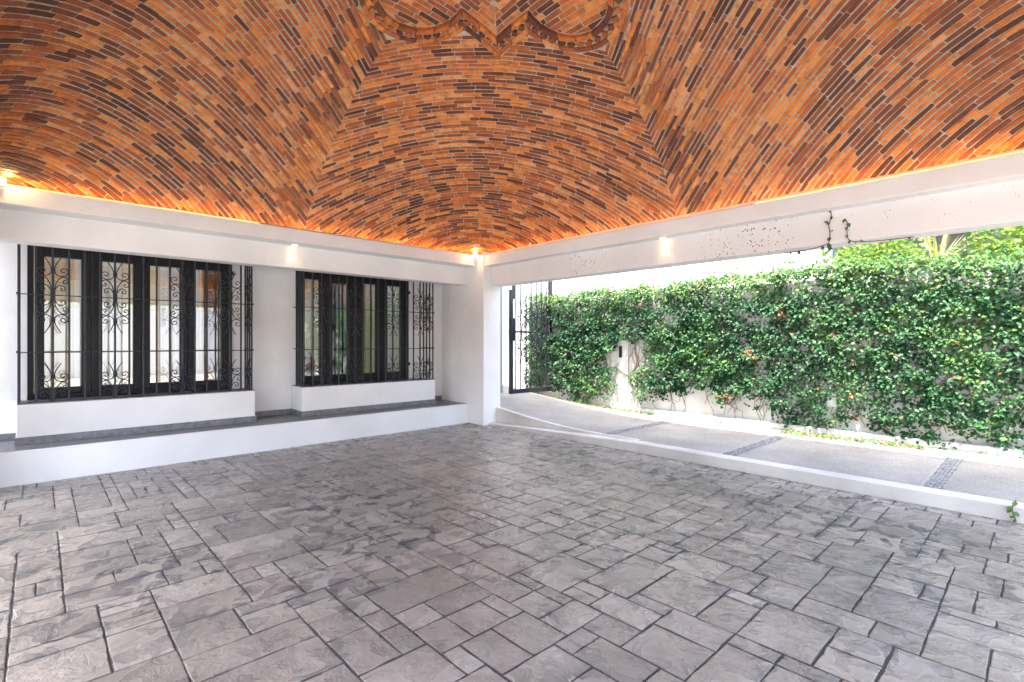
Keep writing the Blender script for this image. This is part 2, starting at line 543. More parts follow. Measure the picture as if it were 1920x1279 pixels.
def paver_geo(r):
    i, j, w, h = r
    g = .0019
    x0, y0, x1, y1 = gxl[i] + g, gyl[j] + g, gxl[i + w] - g, gyl[j + h] - g
    ring = []
    nxs, nys = w + 1, h + 1
    jit = lambda: rng.uniform(-.003, .003)
    for k in range(nxs): ring.append([x0 + (x1 - x0) * k / nxs, y0 + jit()])
    for k in range(nys): ring.append([x1 + jit(), y0 + (y1 - y0) * k / nys])
    for k in range(nxs): ring.append([x1 - (x1 - x0) * k / nxs, y1 + jit()])
    for k in range(nys): ring.append([x0 + jit(), y1 - (y1 - y0) * k / nys])
    ring = np.array(ring); n = len(ring)
    c = np.array([(x0 + x1) / 2, (y0 + y1) / 2])
    hs = np.array([(x1 - x0) / 2, (y1 - y0) / 2])
    ins = lambda d: c + (ring - c) * (1 - d / hs)
    zt = rng.uniform(-.0015, .0015); tx, ty = rng.uniform(-.004, .004, 2)
    lv = lambda p, z: np.column_stack([p, z + zt + (p[:, 0] - c[0]) * tx + (p[:, 1] - c[1]) * ty])
    V = np.vstack([lv(ring, np.full(n, -.009)), lv(ins(.0015), rng.uniform(-.0035, -.0015, n)), lv(ins(.006), np.full(n, 0.0)), lv(ins(.06) if min(hs) > .09 else ins(min(hs) * .55), np.full(n, .0006))])
    Fc = []
    for a in range(3):
        for k in range(n):
            k2 = (k + 1) % n
            Fc.append([a * n + k, a * n + k2, (a + 1) * n + k2, (a + 1) * n + k])
    Fc.append([3 * n + k for k in range(n)])
    edge = np.concatenate([np.ones(n), np.ones(n) * rng.uniform(.92, 1), np.ones(n) * .74, np.ones(n) * .12])
    return V, Fc, edge, (x0, x1, y0, y1)
def set_attrs(me, tint, edge=None):
    a = me.attributes.new('tint', 'FLOAT', 'FACE'); a.data.foreach_set('value', np.asarray(tint, float))
    if edge is not None:
        a = me.attributes.new('edge', 'FLOAT', 'POINT'); a.data.foreach_set('value', np.asarray(edge, float))
def quad_area(P4):
    px, py, w = proj(P4)
    if (w < .3).any(): return 0.0
    cx_, cy_ = px.mean(), py.mean()
    if not (-20 < cx_ < 1940 and -20 < cy_ < 1299): return 0.0
    return .5 * abs(sum(px[k] * py[(k + 1) % len(px)] - px[(k + 1) % len(px)] * py[k] for k in range(len(px))))
pv = []
for r in rects:
    V, Fc, edge, b = paver_geo(r)
    area = quad_area(np.array([(b[0], b[2], 0), (b[1], b[2], 0), (b[1], b[3], 0), (b[0], b[3], 0)]))
    pv.append((area, V, Fc, edge, rng.random()))
pv.sort(key=lambda t: -t[0])
rest = [[], [], [], []]
for k, (area, V, Fc, edge, tn) in enumerate(pv):
    if k < 300 and area > 0:
        o = pydata('paver', V, Fc, M['paver'], floor_root)
        set_attrs(o.data, [tn] * len(Fc), edge)
    else:
        n0 = len(rest[0]); rest[0].extend(V.tolist()); rest[1].extend([[i + n0 for i in f] for f in Fc]); rest[2].extend([tn] * len(Fc)); rest[3].extend(edge.tolist())
if rest[0]:
    o = pydata('paver_field', rest[0], rest[1], M['paver'], floor_root)
    set_attrs(o.data, rest[2], rest[3]); tag(o, kind='stuff')

# ------------------------------------------------------------------ carport frame: column, beams, roof, kerb
col = box('column', (5.045, 5.40, 6.00, 6.62, 0.0, 2.66), M['white'], None, .008, 2)
tag(col, 'white square corner column between the house step and the driveway', 'column')

lb = empty('roof_beam', (2.4, 6.5, 2.22))
lb.matrix_world = Matrix.Identity(4)
box('ledge_band', (-.50, 5.046, 6.19, 6.46, 2.503, 2.662), M['white'], lb, .006)
box('beam_body', (-.75, 5.047, 6.45, 6.66, 2.225, 4.9), M['white'], lb, .006)
tag(lb, 'white beam with projecting ledge band above the two barred windows', 'beam')
rb = empty('roof_beam')
box('ledge_band', (5.06, 5.21, -.70, 6.001, 2.481, 2.642), M['white'], rb, .006)
box('beam_body', (5.20, 5.45, -.90, 6.002, 2.185, 4.9), M['white_speck'], rb, .006)
tag(rb, 'white speckled beam over the opening to the driveway, with ledge band', 'beam')
roof = box('carport_roof', [(-2.6, 5.45, -.90, 7.2, 4.9, 5.05), (-.75, -.50, -.90, 6.449, 2.2, 4.9), (-.82, -.48, 5.95, 6.40, -.02, 2.2), (-.82, -.48, -.95, -.6, -.02, 2.2), (5.1, 5.44, -.95, -.6, -.02, 2.2), (-.50, 5.19, -.90, -.72, 2.2, 4.9), (-.499, -.27, -.719, 6.189, 2.50, 2.66), (-.269, 5.059, -.72, -.58, 2.50, 2.64), (5.059, 5.3, -.72, -.58, 2.3, 2.48)], M['white'], None, 0)  # slab's overhang past the left columns is added, unseen, to block the sun
tag(roof, kind='structure')

# kerb strip along the driveway, its height growing towards the viewer; ramp cheek behind it
def kz(y): return float(np.interp(y, [0, 3.4, 5.0, 6.03], [.113, .108, .062, .030]))
V = []; Fc = []
ysk = np.linspace(-3, 6.03, 40)
for y in ysk:
    z = kz(y)
    V += [(5.14, y, -.03), (5.14, y, z - .006), (5.147, y, z), (5.30, y, z), (5.31, y, z - .004), (5.31, y, -.03)]
for j in range(len(ysk) - 1):
    for k in range(5): Fc.append((j * 6 + k, j * 6 + k + 1, (j + 1) * 6 + k + 1, (j + 1) * 6 + k))
kerb = tag(pydata('kerb', V, Fc, M['kerb']), kind='structure')
V = []; Fc = []
ysk = np.linspace(3.4, 6.9, 30)
for y in ysk:
    zt = float(drive_z(5.3, y)) + .006
    V += [(5.299, y, -.03), (5.299, y, zt), (5.36, y, zt + .001), (5.36, y, -.03)]
for j in range(len(ysk) - 1):
    for k in range(3): Fc.append((j * 4 + k, j * 4 + k + 1, (j + 1) * 4 + k + 1, (j + 1) * 4 + k))
Fc.append((0, 1, 2, 3))
pydata('ramp_cheek', V, Fc, M['kerb'], kerb)

# ------------------------------------------------------------------ brick vault
vault = empty('brick_vault')
tag(vault, 'domed vault of orange and brown bricks laid in fans with chevron seams', 'ceiling')
# mortar shell
N1, N2 = 72, 84
gx = X0 + HX * np.sin(np.linspace(-math.pi / 2, math.pi / 2, N1)); gy = Y0 + HY * np.sin(np.linspace(-math.pi / 2, math.pi / 2, N2))
GXX, GYY = np.meshgrid(gx, gy, indexing='ij'); GZ = zs(GXX, GYY)
V = np.stack([GXX, GYY, GZ], -1).reshape(-1, 3)
Fc = []
for i in range(N1 - 1):
    for j in range(N2 - 1): Fc.append((i * N2 + j, i * N2 + j + 1, (i + 1) * N2 + j + 1, (i + 1) * N2 + j))
pydata('mortar_shell', V, Fc, M['mortar'], vault, smooth=True)
# medallion: square joined with four round lobes
SQ, LC, LR = .945, .87, .53
def msdf(dx, dy):
    dx = np.abs(dx); dy = np.abs(dy)
    a = np.maximum(dx, dy) - SQ
    b = np.minimum(np.hypot(dx - LC, dy), np.hypot(dx, dy - LC)) - LR
    return np.minimum(a, b)
def outline(off, n=14):
    """closed outline points of the medallion at inward offset, as dx,dy"""
    s, r = SQ - off, LR - off
    xn = math.sqrt(max(r * r - (s - LC) ** 2, 1e-6))
    a0 = math.atan2(s - LC, xn)
    q = []
    for k in range(n * 2 + 1):          # lobe towards +y, from right notch to left notch
        a = a0 + (math.pi - 2 * a0) * k / (2 * n)
        q.append((r * math.cos(a), LC + r * math.sin(a)))
    q += [(-xn - (s - xn) * t, s) for t in (.5,)]
    q += [(-s, s)]
    q += [(-s, xn + (s - xn) * t) for t in (.5,)]
    out = []
    for k in range(4):
        c, sn = [(1, 0), (0, 1), (-1, 0), (0, -1)][k]
        out += [(x * c - y * sn, x * sn + y * c) for x, y in q]
    return np.array(out)

RW = .165
def solve_q(c, w):
    lo = np.abs(w); hi = np.full_like(w, 6.2); c = np.broadcast_to(c, w.shape)
    for _ in range(26):
        mid = (lo + hi) / 2
        u = (mid + w) / math.sqrt(2); v = (mid - w) / math.sqrt(2)
        f = mid + TAU * (zs(XE - u, YE - v) - SPR)
        hi = np.where(f > c, mid, hi); lo = np.where(f > c, lo, mid)
    return (lo + hi) / 2
def seam_w(c, side):
    """end of a course: on the wall while it reaches it, else on the seam"""
    L, other = (HX, HY) if side > 0 else (HY, HX)
    if c <= L / math.sqrt(2): return side * c
    lo, hi = 0.0, other
    for _ in range(24):
        t = (lo + hi) / 2
        u, v = (L, t) if side > 0 else (t, L)
        f = (u + v) / math.sqrt(2) + TAU * (float(zs(XE - u, YE - v)) - SPR)
        if f > c: hi = t
        else: lo = t
    u, v = (L, t) if side > 0 else (t, L)
    return (u - v) / math.sqrt(2)
C_MAX = (HX + HY) / math.sqrt(2) + TAU * RISE
DC = .0486
bricks = []      # (V, F, tint, area)
drift = vnoise(63)
def add_brick(pxy, proud, tn, inset=.0035):
    """pxy: plan outline (n,2) of one brick, counted round; extruded along the vault normal"""
    x, y = pxy[:, 0], pxy[:, 1]
    base = np.stack([x, y, zs(x, y)], -1)
    n = nrm(x, y)
    cen = base.mean(0)
    d = cen - base
    L = np.linalg.norm(d, axis=1, keepdims=True)
    face = base + d * 0
    # chamfer: shift inward along both local axes
    e1 = base[len(base) // 2] - base[0]
    ins = d / np.maximum(L, 1e-6) * inset
    pr = proud + rng.uniform(-.0015, .0015, len(base))
    tilt = rng.uniform(-.012, .012)
    pr = pr + tilt * (np.arange(len(base)) / len(base) - .5) * .2
    V = np.vstack([base + n * .012, base - n * (pr * .55)[:, None], base + ins * 1.3 - n * pr[:, None]])
    k = len(base)
    Fc = []
    for a in range(2):
        for i in range(k):
            i2 = (i + 1) % k
            Fc.append([a * k + i, a * k + i2, (a + 1) * k + i2, (a + 1) * k + i])
    h = k // 2                       # outline is lower row then reversed upper row
    for i in range(h - 1):
        Fc.append([2 * k + i, 2 * k + i + 1, 2 * k + k - 2 - i, 2 * k + k - 1 - i])
    tn = float(np.clip(tn + .22 * (drift(cen[0] * 1.25 + 3, cen[1] * 1.25) - .5) + .18 * (drift(cen[0] * 4, cen[1] * 4 + 9) - .5), 0, 1))
    bricks.append((V, Fc, tn, quad_area(V[2 * k:])))
def tint():
    r = rng.random()
    if r < .26: return rng.uniform(.0, .28)
    if r < .68: return rng.uniform(.28, .66)
    return rng.uniform(.62, 1.0)
wobA, wobB = vnoise(51), vnoise(52)
def wob(c, w, k): return .014 * (wobA(np.asarray(w) * 1.3 + 20 * k, c * 1.5 + 9) - .5) + .005 * (wobB(np.asarray(w) * 4 + 20 * k, c * 7) - .5)
def fan(sx, sy, wide=1.0, jag=None, lf=1.06):
    ci = .10
    fk = sx * 2 + sy + 4
    while ci < C_MAX - .02:
        dc = DC * wide
        cm = ci + dc / 2
        wa, wb = seam_w(cm, -1), seam_w(cm, 1)
        if wb - wa < .05: break
        ws = np.linspace(wa + 1e-4, wb - 1e-4, 160)
        q = solve_q(cm, ws)
        u = (q + ws) / math.sqrt(2); v = (q - ws) / math.sqrt(2)
        zz = zs(XE - u, YE - v)
        s = np.concatenate([[0], np.cumsum(np.sqrt(np.diff(u) ** 2 + np.diff(v) ** 2 + np.diff(zz) ** 2))])
        tot = s[-1]
        # local course thickness
        q2 = solve_q(cm + .01, ws)
        u2 = (q2 + ws) / math.sqrt(2); v2 = (q2 - ws) / math.sqrt(2)
        thick = np.sqrt((u2 - u) ** 2 + (v2 - v) ** 2 + (zs(XE - u2, YE - v2) - zz) ** 2) / .01 * dc
        wave = rng.uniform(-.0015, .0015)
        p = -rng.uniform(0, .2)
        while p < tot:
            L = rng.choice([.195, .205, .187, .212, .105, .14], p=[.32, .25, .2, .13, .05, .05]) * lf
            a, b = p + .003, p + L - .003
            p += L
            first, last = a <= .03, b >= tot - .03
            a_, b_ = (max(a, .0) if not first else 0.0), (min(b, tot) if not last else tot)
            if b_ - a_ < .03: continue
            nseg = 4
            rr_ = min(.010, (b_ - a_) * .25)
            sa = np.array([a_, a_ + rr_, b_ - rr_, b_])
            wv = np.interp(sa, s, ws)
            th = np.interp((a_ + b_) / 2, s, thick)
            half = min(dc * .5 - .5 * .0108 * dc / th, .5 * .0375 * wide * dc / th) * rng.uniform(.90, 1.02)
            c0, c1 = cm - half + wave, cm + half + wave
            endf = np.array([0 if first else 1, 0, 0, 0 if last else 1]) * half * rng.uniform(.06, .24)
            wv_ = wob(cm, wv, fk) + rng.uniform(-.0015, .0015)
            edge_fade = np.clip(np.minimum(wv - wa, wb - wv) / .15, 0, 1)
            d0 = wv_ * edge_fade + endf; d1 = wv_ * edge_fade - endf
            w0, w1 = wv.copy(), wv.copy()
            if first: w0[0], w1[0] = seam_w(c0, -1), seam_w(c1, -1)
            if last: w0[-1], w1[-1] = seam_w(c0, 1), seam_w(c1, 1)
            # clip ends of every row to the fan
            w0 = np.clip(w0, seam_w(c0, -1) + .001, seam_w(c0, 1) - .001); w1 = np.clip(w1, seam_w(c1, -1) + .001, seam_w(c1, 1) - .001)
            qa, qb = solve_q(c0 + d0, w0), solve_q(c1 + d1, w1)
            U = np.concatenate([(qa + w0), (qb + w1)[::-1]]) / math.sqrt(2); W = np.concatenate([(qa - w0), (qb - w1)[::-1]]) / math.sqrt(2)
            dx, dy = sx * (HX - U), sy * (HY - W)
            sd = msdf(dx, dy)
            if np.isnan(dx).any() or sd.max() < .0: continue
            if sd.min() < .006:
                # trim: push the points that fall inside out along the course
                rows = [np.arange(nseg), np.arange(nseg, 2 * nseg)]
                bad = False
                for rw in rows:
                    out = np.where(sd[rw] > .006)[0]
                    if len(out) == 0: bad = True; break
                    for kk in range(nseg):
                        if sd[rw[kk]] <= .006:
                            o_ = out[np.argmin(np.abs(out - kk))]
                            for t in np.linspace(0, 1, 21):
                                xx = dx[rw[kk]] * (1 - t) + dx[rw[o_]] * t; yy = dy[rw[kk]] * (1 - t) + dy[rw[o_]] * t
                                if msdf(xx, yy) > .006: break
                            dx[rw[kk]], dy[rw[kk]] = xx, yy
                if bad: continue
                if np.hypot(dx[0] - dx[nseg - 1], dy[0] - dy[nseg - 1]) < .03: continue
            pts = np.stack([X0 + dx, Y0 + dy], -1)
            if len(pts) != 2 * nseg: continue
            pts += rng.uniform(-.0024, .0024, pts.shape)
            proud = rng.uniform(.004, .008)
            if rng.random() < .05: proud += .005
            if jag:
                dist = np.abs(dy).min() if jag == 'y' else np.abs(dx).min()
                if dist > .30: proud -= .002
                elif dist > .02: proud += .010
            add_brick(pts, max(proud, .0025), tint())
        ci += dc
fan(1, 1)
fan(-1, 1, 1.0, 'x')
fan(1, -1, .90, 'y', 1.28)
fan(-1, -1, .95)
# bricks inside the medallion: courses parallel to the walls, mitred on the diagonals
def inner_sector(rot):
    c, s_ = [(1, 0), (0, 1), (-1, 0), (0, -1)][rot]
    y = .01
    while y < LC + LR:
        y0, y1 = y + .0045, y + .0465
        x = -1.0 + rng.uniform(0, .2)
        while x < 1.0:
            L = rng.choice([.20, .21, .19, .12], p=[.4, .3, .2, .1])
            xa, xb = x + .005, x + L - .005
            x += L
            for yt in (y1, y0 + .028, y0 + .014):
              rows = []
              for yy in (y0, yt):
                a, b = max(xa, -yy + .005), min(xb, yy - .005)
                # clip to the medallion interior by sampling
                tt = np.linspace(a, b, 25) if b > a else np.array([])
                ok = [t for t in tt if msdf(t, yy) < -RW - .004]
                if len(ok) < 3: rows = None; break
                rows.append((ok[0], ok[-1]))
              if rows: break
            if not rows: continue
            (a0, b0), (a1, b1) = rows
            if max(b0 - a0, b1 - a1) < .03: continue
            l = [(t, y0) for t in np.linspace(a0, b0, 3)] + [(t, yt) for t in np.linspace(b1, a1, 3)]
            pts = np.array([(X0 + px * c - py * s_, Y0 + px * s_ + py * c) for px, py in l])
            pts += rng.uniform(-.0015, .0015, pts.shape)
            add_brick(pts, rng.uniform(.003, .006), tint())
        y += .0510
for r in range(4): inner_sector(r)

def brick_obj(name, b, parent):
    V, Fc, tn, _ = b
    o = pydata(name, V, Fc, M['brick'], parent)
    set_attrs(o.data, [tn] * len(Fc))
    return o
bricks.sort(key=lambda t: -t[3])
for b in bricks[:300]: brick_obj('brick', b, vault)
Vr, Fr, Tr = [], [], []
for V, Fc, tn, _ in bricks[300:]:
    n0 = len(Vr); Vr.extend(V.tolist()); Fr.extend([[i + n0 for i in f] for f in Fc]); Tr.extend([tn] * len(Fc))
o = pydata('brick_field', Vr, Fr, M['brick'], vault); set_attrs(o.data, Tr); tag(o, kind='stuff')
print('bricks', len(bricks))

# the moulded ring: two rows of stretchers with a saw-tooth row between them
ring = pydata('medallion_ring', [(0, 0, 0)], [], M['mortar'], vault)
def dense(off, step=.006):
    p = outline(off); p = np.vstack([p, p[:1]])
    seg = np.hypot(*np.diff(p, axis=0).T); s = np.concatenate([[0], np.cumsum(seg)])
    return p, s
def slab_piece(name, poly, d0, d1, parent, mat, tn, inset=.003):
    """poly plan points relative to the centre, from d0 (into shell) to d1 below the shell"""
    poly = np.array(poly); x, y = X0 + poly[:, 0], Y0 + poly[:, 1]
    z = zs(x, y); n = nrm(x, y); base = np.stack([x, y, z], -1)
    cen = base.mean(0); d = cen - base; d /= np.maximum(np.linalg.norm(d, axis=1, keepdims=True), 1e-6)
    k = len(poly)
    V = np.vstack([base - n * d0, base - n * (d1 - .004), base + d * inset - n * d1])
    Fc = [[a * k + i, a * k + (i + 1) % k, (a + 1) * k + (i + 1) % k, (a + 1) * k + i] for a in range(2) for i in range(k)]
    Fc.append([2 * k + i for i in range(k)])
    o = pydata(name, V, Fc, mat, parent); set_attrs(o.data, [tn] * len(Fc))
    return o
def row_pieces(o0, o1, d1, Lb):
    po, so = dense(o0); pi_, si = dense(o1)
    n = len(po)
    # break at corners and notches so that bricks never fold round them; outlines share topology
    per = len(outline(o0)) // 4
    brk = []
    for k in range(4):
        b0 = k * per
        brk += [b0, b0 + 28, b0 + 30]        # right notch, left notch, corner
    brk.append(4 * per)
    for a, b in zip(brk[:-1], brk[1:]):
        ts = np.linspace(a, b, max(2, int(round((so[b] - so[a]) / Lb)) + 1))
        for t0, t1 in zip(ts[:-1], ts[1:]):
            e = .005 / max((so[b] - so[a]) / (b - a), 1e-4)
            tt = np.linspace(t0 + e, t1 - e, 3)
            idx = np.arange(n)
            A = np.stack([np.interp(tt, idx, po[:, 0]), np.interp(tt, idx, po[:, 1])], -1)
            B = np.stack([np.interp(tt, idx, pi_[:, 0]), np.interp(tt, idx, pi_[:, 1])], -1)
            slab_piece('ring_brick', np.vstack([A, B[::-1]]), -.01, d1 + rng.uniform(-.002, .002), ring, M['brick'], tint())
row_pieces(.004, .046, .016, .17)
row_pieces(.118, .162, .042, .17)
# recessed backing strip under the inner row so that it hangs free of the field
pc, s_c = dense(.080)
nT = int(s_c[-1] / .088)
for k in range(nT):
    s0 = (k + .5) * s_c[-1] / nT
    p = np.array([np.interp(s0, s_c, pc[:, 0]), np.interp(s0, s_c, pc[:, 1])])
    q = np.array([np.interp(s0 + .01, s_c, pc[:, 0]), np.interp(s0 + .01, s_c, pc[:, 1])])
    t = (q - p) / max(np.linalg.norm(q - p), 1e-6); nn = np.array([-t[1], t[0]])
    d = .036
    slab_piece('ring_tooth', [p + t * d, p + nn * d * .85, p - t * d, p - nn * d * .85], -.01, .028 + rng.uniform(-.002, .002), ring, M['brick'], tint() * .8, .002)

# ------------------------------------------------------------------ house front: wall, step, window boxes
house = empty('house')
tag(house, 'white house front with raised step and two dark framed windows', 'house')
W1 = (-.074, 1.80, .715, 2.36); W2 = (2.63, 4.395, .715, 2.36)
TH = .16
box('wall', [(-6, W1[0], WALL_Y, WALL_Y + TH, 0, 4.9), (W1[1], W2[0], WALL_Y, WALL_Y + TH, 0, 4.9), (W2[1], 5.6, WALL_Y, WALL_Y + TH, 0, 4.9),
             (W1[0], W1[1], WALL_Y + .0005, WALL_Y + TH, 0, W1[2]), (W2[0], W2[1], WALL_Y + .0005, WALL_Y + TH, 0, W2[2]),
             (W1[0], W1[1], WALL_Y + .0005, WALL_Y + TH, W1[3], 4.9), (W2[0], W2[1], WALL_Y + .0005, WALL_Y + TH, W2[3], 4.9)], M['white'], house, 0)
box('walkway_ceiling', (-.75, 5.2, 6.661, WALL_Y - .001, 2.62, 2.75), M['white'], house, 0)
box('wall_return', (5.073, 5.40, 6.621, WALL_Y + .1, 0, 2.75), M['white'], house, 0)
st = box('step', (-4.0, 5.068, STEP_Y, WALL_Y - .002, -.03, STEP_Z - .012), M['white'], house, .006)
box('tread_tile', (-4.0, 5.066, STEP_Y + .03, WALL_Y - .003, STEP_Z - .0125, STEP_Z), M['tile'], st, .002)
box('step_edge', (-4.0, 5.067, STEP_Y + .0005, STEP_Y + .0295, STEP_Z - .0125, STEP_Z - .001), M['white'], st, .003)
sk = .075
box('skirting', [(-4.0, -.155, WALL_Y - .012, WALL_Y - .001, STEP_Z + .001, STEP_Z + sk), (1.975, 2.545, WALL_Y - .012, WALL_Y - .001, STEP_Z + .001, STEP_Z + sk), (4.665, 5.06, WALL_Y - .012, WALL_Y - .001, STEP_Z + .001, STEP_Z + sk)], M['tile'], house, .002)
for (xa, xb) in ((-.15, 1.97), (2.55, 4.66)):
    wb = box('window_box', (xa, xb, BOX_Y, WALL_Y - .001, STEP_Z + .001, .695), M['white'], house, .006)
    box('skirting', [(xa - .011, xb + .011, BOX_Y - .011, BOX_Y - .0005, STEP_Z + .001, STEP_Z + sk), (xa - .011, xa - .0005, BOX_Y, WALL_Y - .013, STEP_Z + .001, STEP_Z + sk), (xb + .0005, xb + .011, BOX_Y, WALL_Y - .013, STEP_Z + .001, STEP_Z + sk)], M['tile'], wb, .0015)
    box('sill_tile', (xa + .004, xb - .004, BOX_Y + .004, WALL_Y - .002, .6955, .705), M['tile'], wb, .002)
def window(b, panes, label, hinges):
    xa, xb, za, zb = b
    y0, y1 = WALL_Y - .03, WALL_Y + .05
    w = box('window', [(xa - .004, xa + .045, y0, y1, za - .008, zb), (xb - .045, xb + .004, y0, y1, za - .008, zb), (xa + .0455, xb - .0455, y0, y1, za - .008, za + .045), (xa + .0455, xb - .0455, y0, y1, zb - .04, zb)], M['frame'], house, .003)
    w['label'] = label
    mids = [(panes[k][1] + panes[k + 1][0]) / 2 for k in range(3)]
    edges = [xa + .047] + mids + [xb - .047]
    z0, z1 = za + .047, zb - .042
    pz0, pz1 = .825, 2.19
    for k, (pa, pb) in enumerate(panes):
        ea, eb = edges[k] + .002, edges[k + 1] - .002
        yf = y0 - .012 - (.006 if k % 2 else 0)
        cs = box('casement', [(ea, pa, yf, y1 - .02, z0, z1), (pb, eb, yf, y1 - .02, z0, z1), (pa + .0002, pb - .0002, yf, y1 - .02, z0, pz0), (pa + .0002, pb - .0002, yf, y1 - .02, pz1, z1)], M['frame'], w, .004)
        pydata('pane', [(pa - .005, y0 + .02, pz0 - .005), (pb + .005, y0 + .02, pz0 - .005), (pb + .005, y0 + .02, pz1 + .005), (pa - .005, y0 + .02, pz1 + .005)], [(0, 1, 2, 3)], M['glass'], w)
    for hz in hinges:
        box('hinge', (xb + .001, xb + .022, y0 - .016, y0 + .006, hz, hz + .05), M['iron'], w, .004)
    return w
window(W1, [(.05, .343), (.517, .79), (.948, 1.241), (1.40, 1.678)], 'wide dark framed window with pale curtains behind', (2.15, .92))
window(W2, [(2.70, 2.937), (3.117, 3.378), (3.595, 3.82), (4.005, 4.273)], 'dark framed window reflecting green ivy', (2.08, .92))

# rooms behind the windows; unseen ceiling gaps are added to let sky light in
room = box('room', [(-.8, 5.6, 10.6, 10.7, .3, 2.8), (-.9, -.8, WALL_Y + TH, 10.7, .3, 2.8), (2.18, 2.28, WALL_Y + TH + .001, 10.6, .3, 2.8), (-.8, 5.6, WALL_Y + TH + .001, 10.6, .24, .3), (-.8, 2.2, 9.0, 10.6, 2.8, 2.85), (-.8, 2.2, WALL_Y + TH + .001, 8.2, 2.8, 2.85), (2.2, 5.6, WALL_Y + TH + .001, 8.3, 2.8, 2.85), (2.2, 3.7, 8.3, 8.9, 2.8, 2.85), (2.2, 5.6, 8.9, 10.6, 2.8, 2.85), (5.6, 5.7, WALL_Y + TH, 10.7, .3, 2.85)], M['interior'], None, 0)
tag(room, kind='structure')
def curtain(name, xa, xb, y, mat, label, z0=.34, z1=2.5, amp=.035, pitch=.11):
    n = int((xb - xa) / .012)
    V = []; Fc = []
    ph = rng.uniform(0, 6)
    for i in range(n + 1):
        x = xa + (xb - xa) * i / n
        yy = y + amp * math.sin(2 * math.pi * (x - xa) / pitch + ph) + .012 * math.sin(17 * x)
        V += [(x, yy, z0), (x, yy + .006, (z0 + z1) / 2), (x, y + (yy - y) * .6, z1)]
    for i in range(n):
        for k in range(2): Fc.append((i * 3 + k, (i + 1) * 3 + k, (i + 1) * 3 + k + 1, i * 3 + k + 1))
    o = pydata(name, V, Fc, mat, None, smooth=True)
    return tag(o, label, 'curtain')
curtain('curtain', .02, .30, 7.55, M['curtain_beige'], 'beige curtain behind the leftmost pane of the wide window')
curtain('curtain', .31, .72, 7.50, M['curtain_white'], 'white curtain at the left, between the first two panes of the wide window')
curtain('curtain', 1.10, 1.52, 7.50, M['curtain_white'], 'white curtain behind the third pane of the wide window')
curtain('curtain', 4.22, 4.75, 7.50, M['curtain_white'], 'white curtain behind the rightmost pane of the ivy reflecting window')
curtain('curtain', 3.78, 4.02, 7.55, M['curtain_beige'], 'beige curtain behind the third pane of the ivy reflecting window')
dr = box('wooden_door', (1.74, 2.10, 8.0, 8.05, .31, 2.35), M['wood'], None, .006)
box('panel', [(1.80, 2.04, 7.99, 7.999, .5, 1.2), (1.80, 2.04, 7.99, 7.999, 1.35, 2.2)], M['wood'], dr, .006)
box('door_frame', [(1.66, 1.738, 7.98, 8.06, .31, 2.43), (2.102, 2.17, 7.98, 8.06, .31, 2.43), (1.739, 2.101, 7.98, 8.06, 2.352, 2.43)], M['wood'], dr, .004)
tag(dr, 'brown wooden door seen through the right pane of the wide window', 'door')

# ------------------------------------------------------------------ wrought iron grilles
half_paths = [[(.006, .235), (.012, .27), (.03, .32), (.06, .376)],
    [(.006, .258), (.012, .228), (.035, .2), (.07, .193), (.1, .205), (.115, .235), (.105, .262), (.08, .27), (.06, .255), (.062, .235), (.08, .23), (.088, .243)],
    [(.014, 0), (.014, .06), (.02, .11), (.04, .155), (.07, .185), (.1, .178), (.115, .15), (.105, .125), (.083, .122), (.075, .14), (.086, .153), (.096, .145)],
    [(.012, .0), (.013, .04), (.025, .075), (.05, .1), (.08, .092), (.092, .07), (.082, .05), (.062, .052), (.06, .068), (.072, .074)]]
def motif_mesh(name, down, rad=.0052):
    paths = []
    for hp in half_paths:
        for sx in (1, -1):
            for sz in ((1, -1) if down else (1,)):
                paths.append(catmull([(sx * x, -.006, sz * z) for x, z in hp], 3))
    V, Fc = tube_geo(paths, rad, 5)
    for sz in ((1, -1) if down else (1,)):      # collars
        n0 = len(V)
        for zz in (.236, .262):
            for xx, yy in ((-.018, -.016), (.018, -.016), (.018, .012), (-.018, .012)): V.append((xx, yy, sz * zz))
        q = [(0, 1, 5, 4), (1, 2, 6, 5), (2, 3, 7, 6), (3, 0, 4, 7), (0, 3, 2, 1), (4, 5, 6, 7)]
        Fc += [tuple(n0 + i for i in f) for f in q]
    me = bpy.data.meshes.new(name)
    me.from_pydata([tuple(v) for v in V], [], Fc)
    me.polygons.foreach_set('use_smooth', [True] * len(me.polygons))
    me.materials.append(M['iron'])
    return me
me_double = motif_mesh('scroll_ornament', True)
me_single = motif_mesh('scroll_ornament_base', False)
me_gate = motif_mesh('gate_scroll', True, .0085)
def bar_mesh(name, sx, sy, h, bev=.002):
    me = boxes_mesh(name, [(-sx / 2, sx / 2, -sy / 2, sy / 2, 0, h)], bev)
    me.materials.append(M['iron'])
    return me
GZ0, GZ1, RZ1, RZ2 = .7055, 2.50, 1.767, 1.198
me_bar = bar_mesh('bar', .018, .018, GZ1 - GZ0)
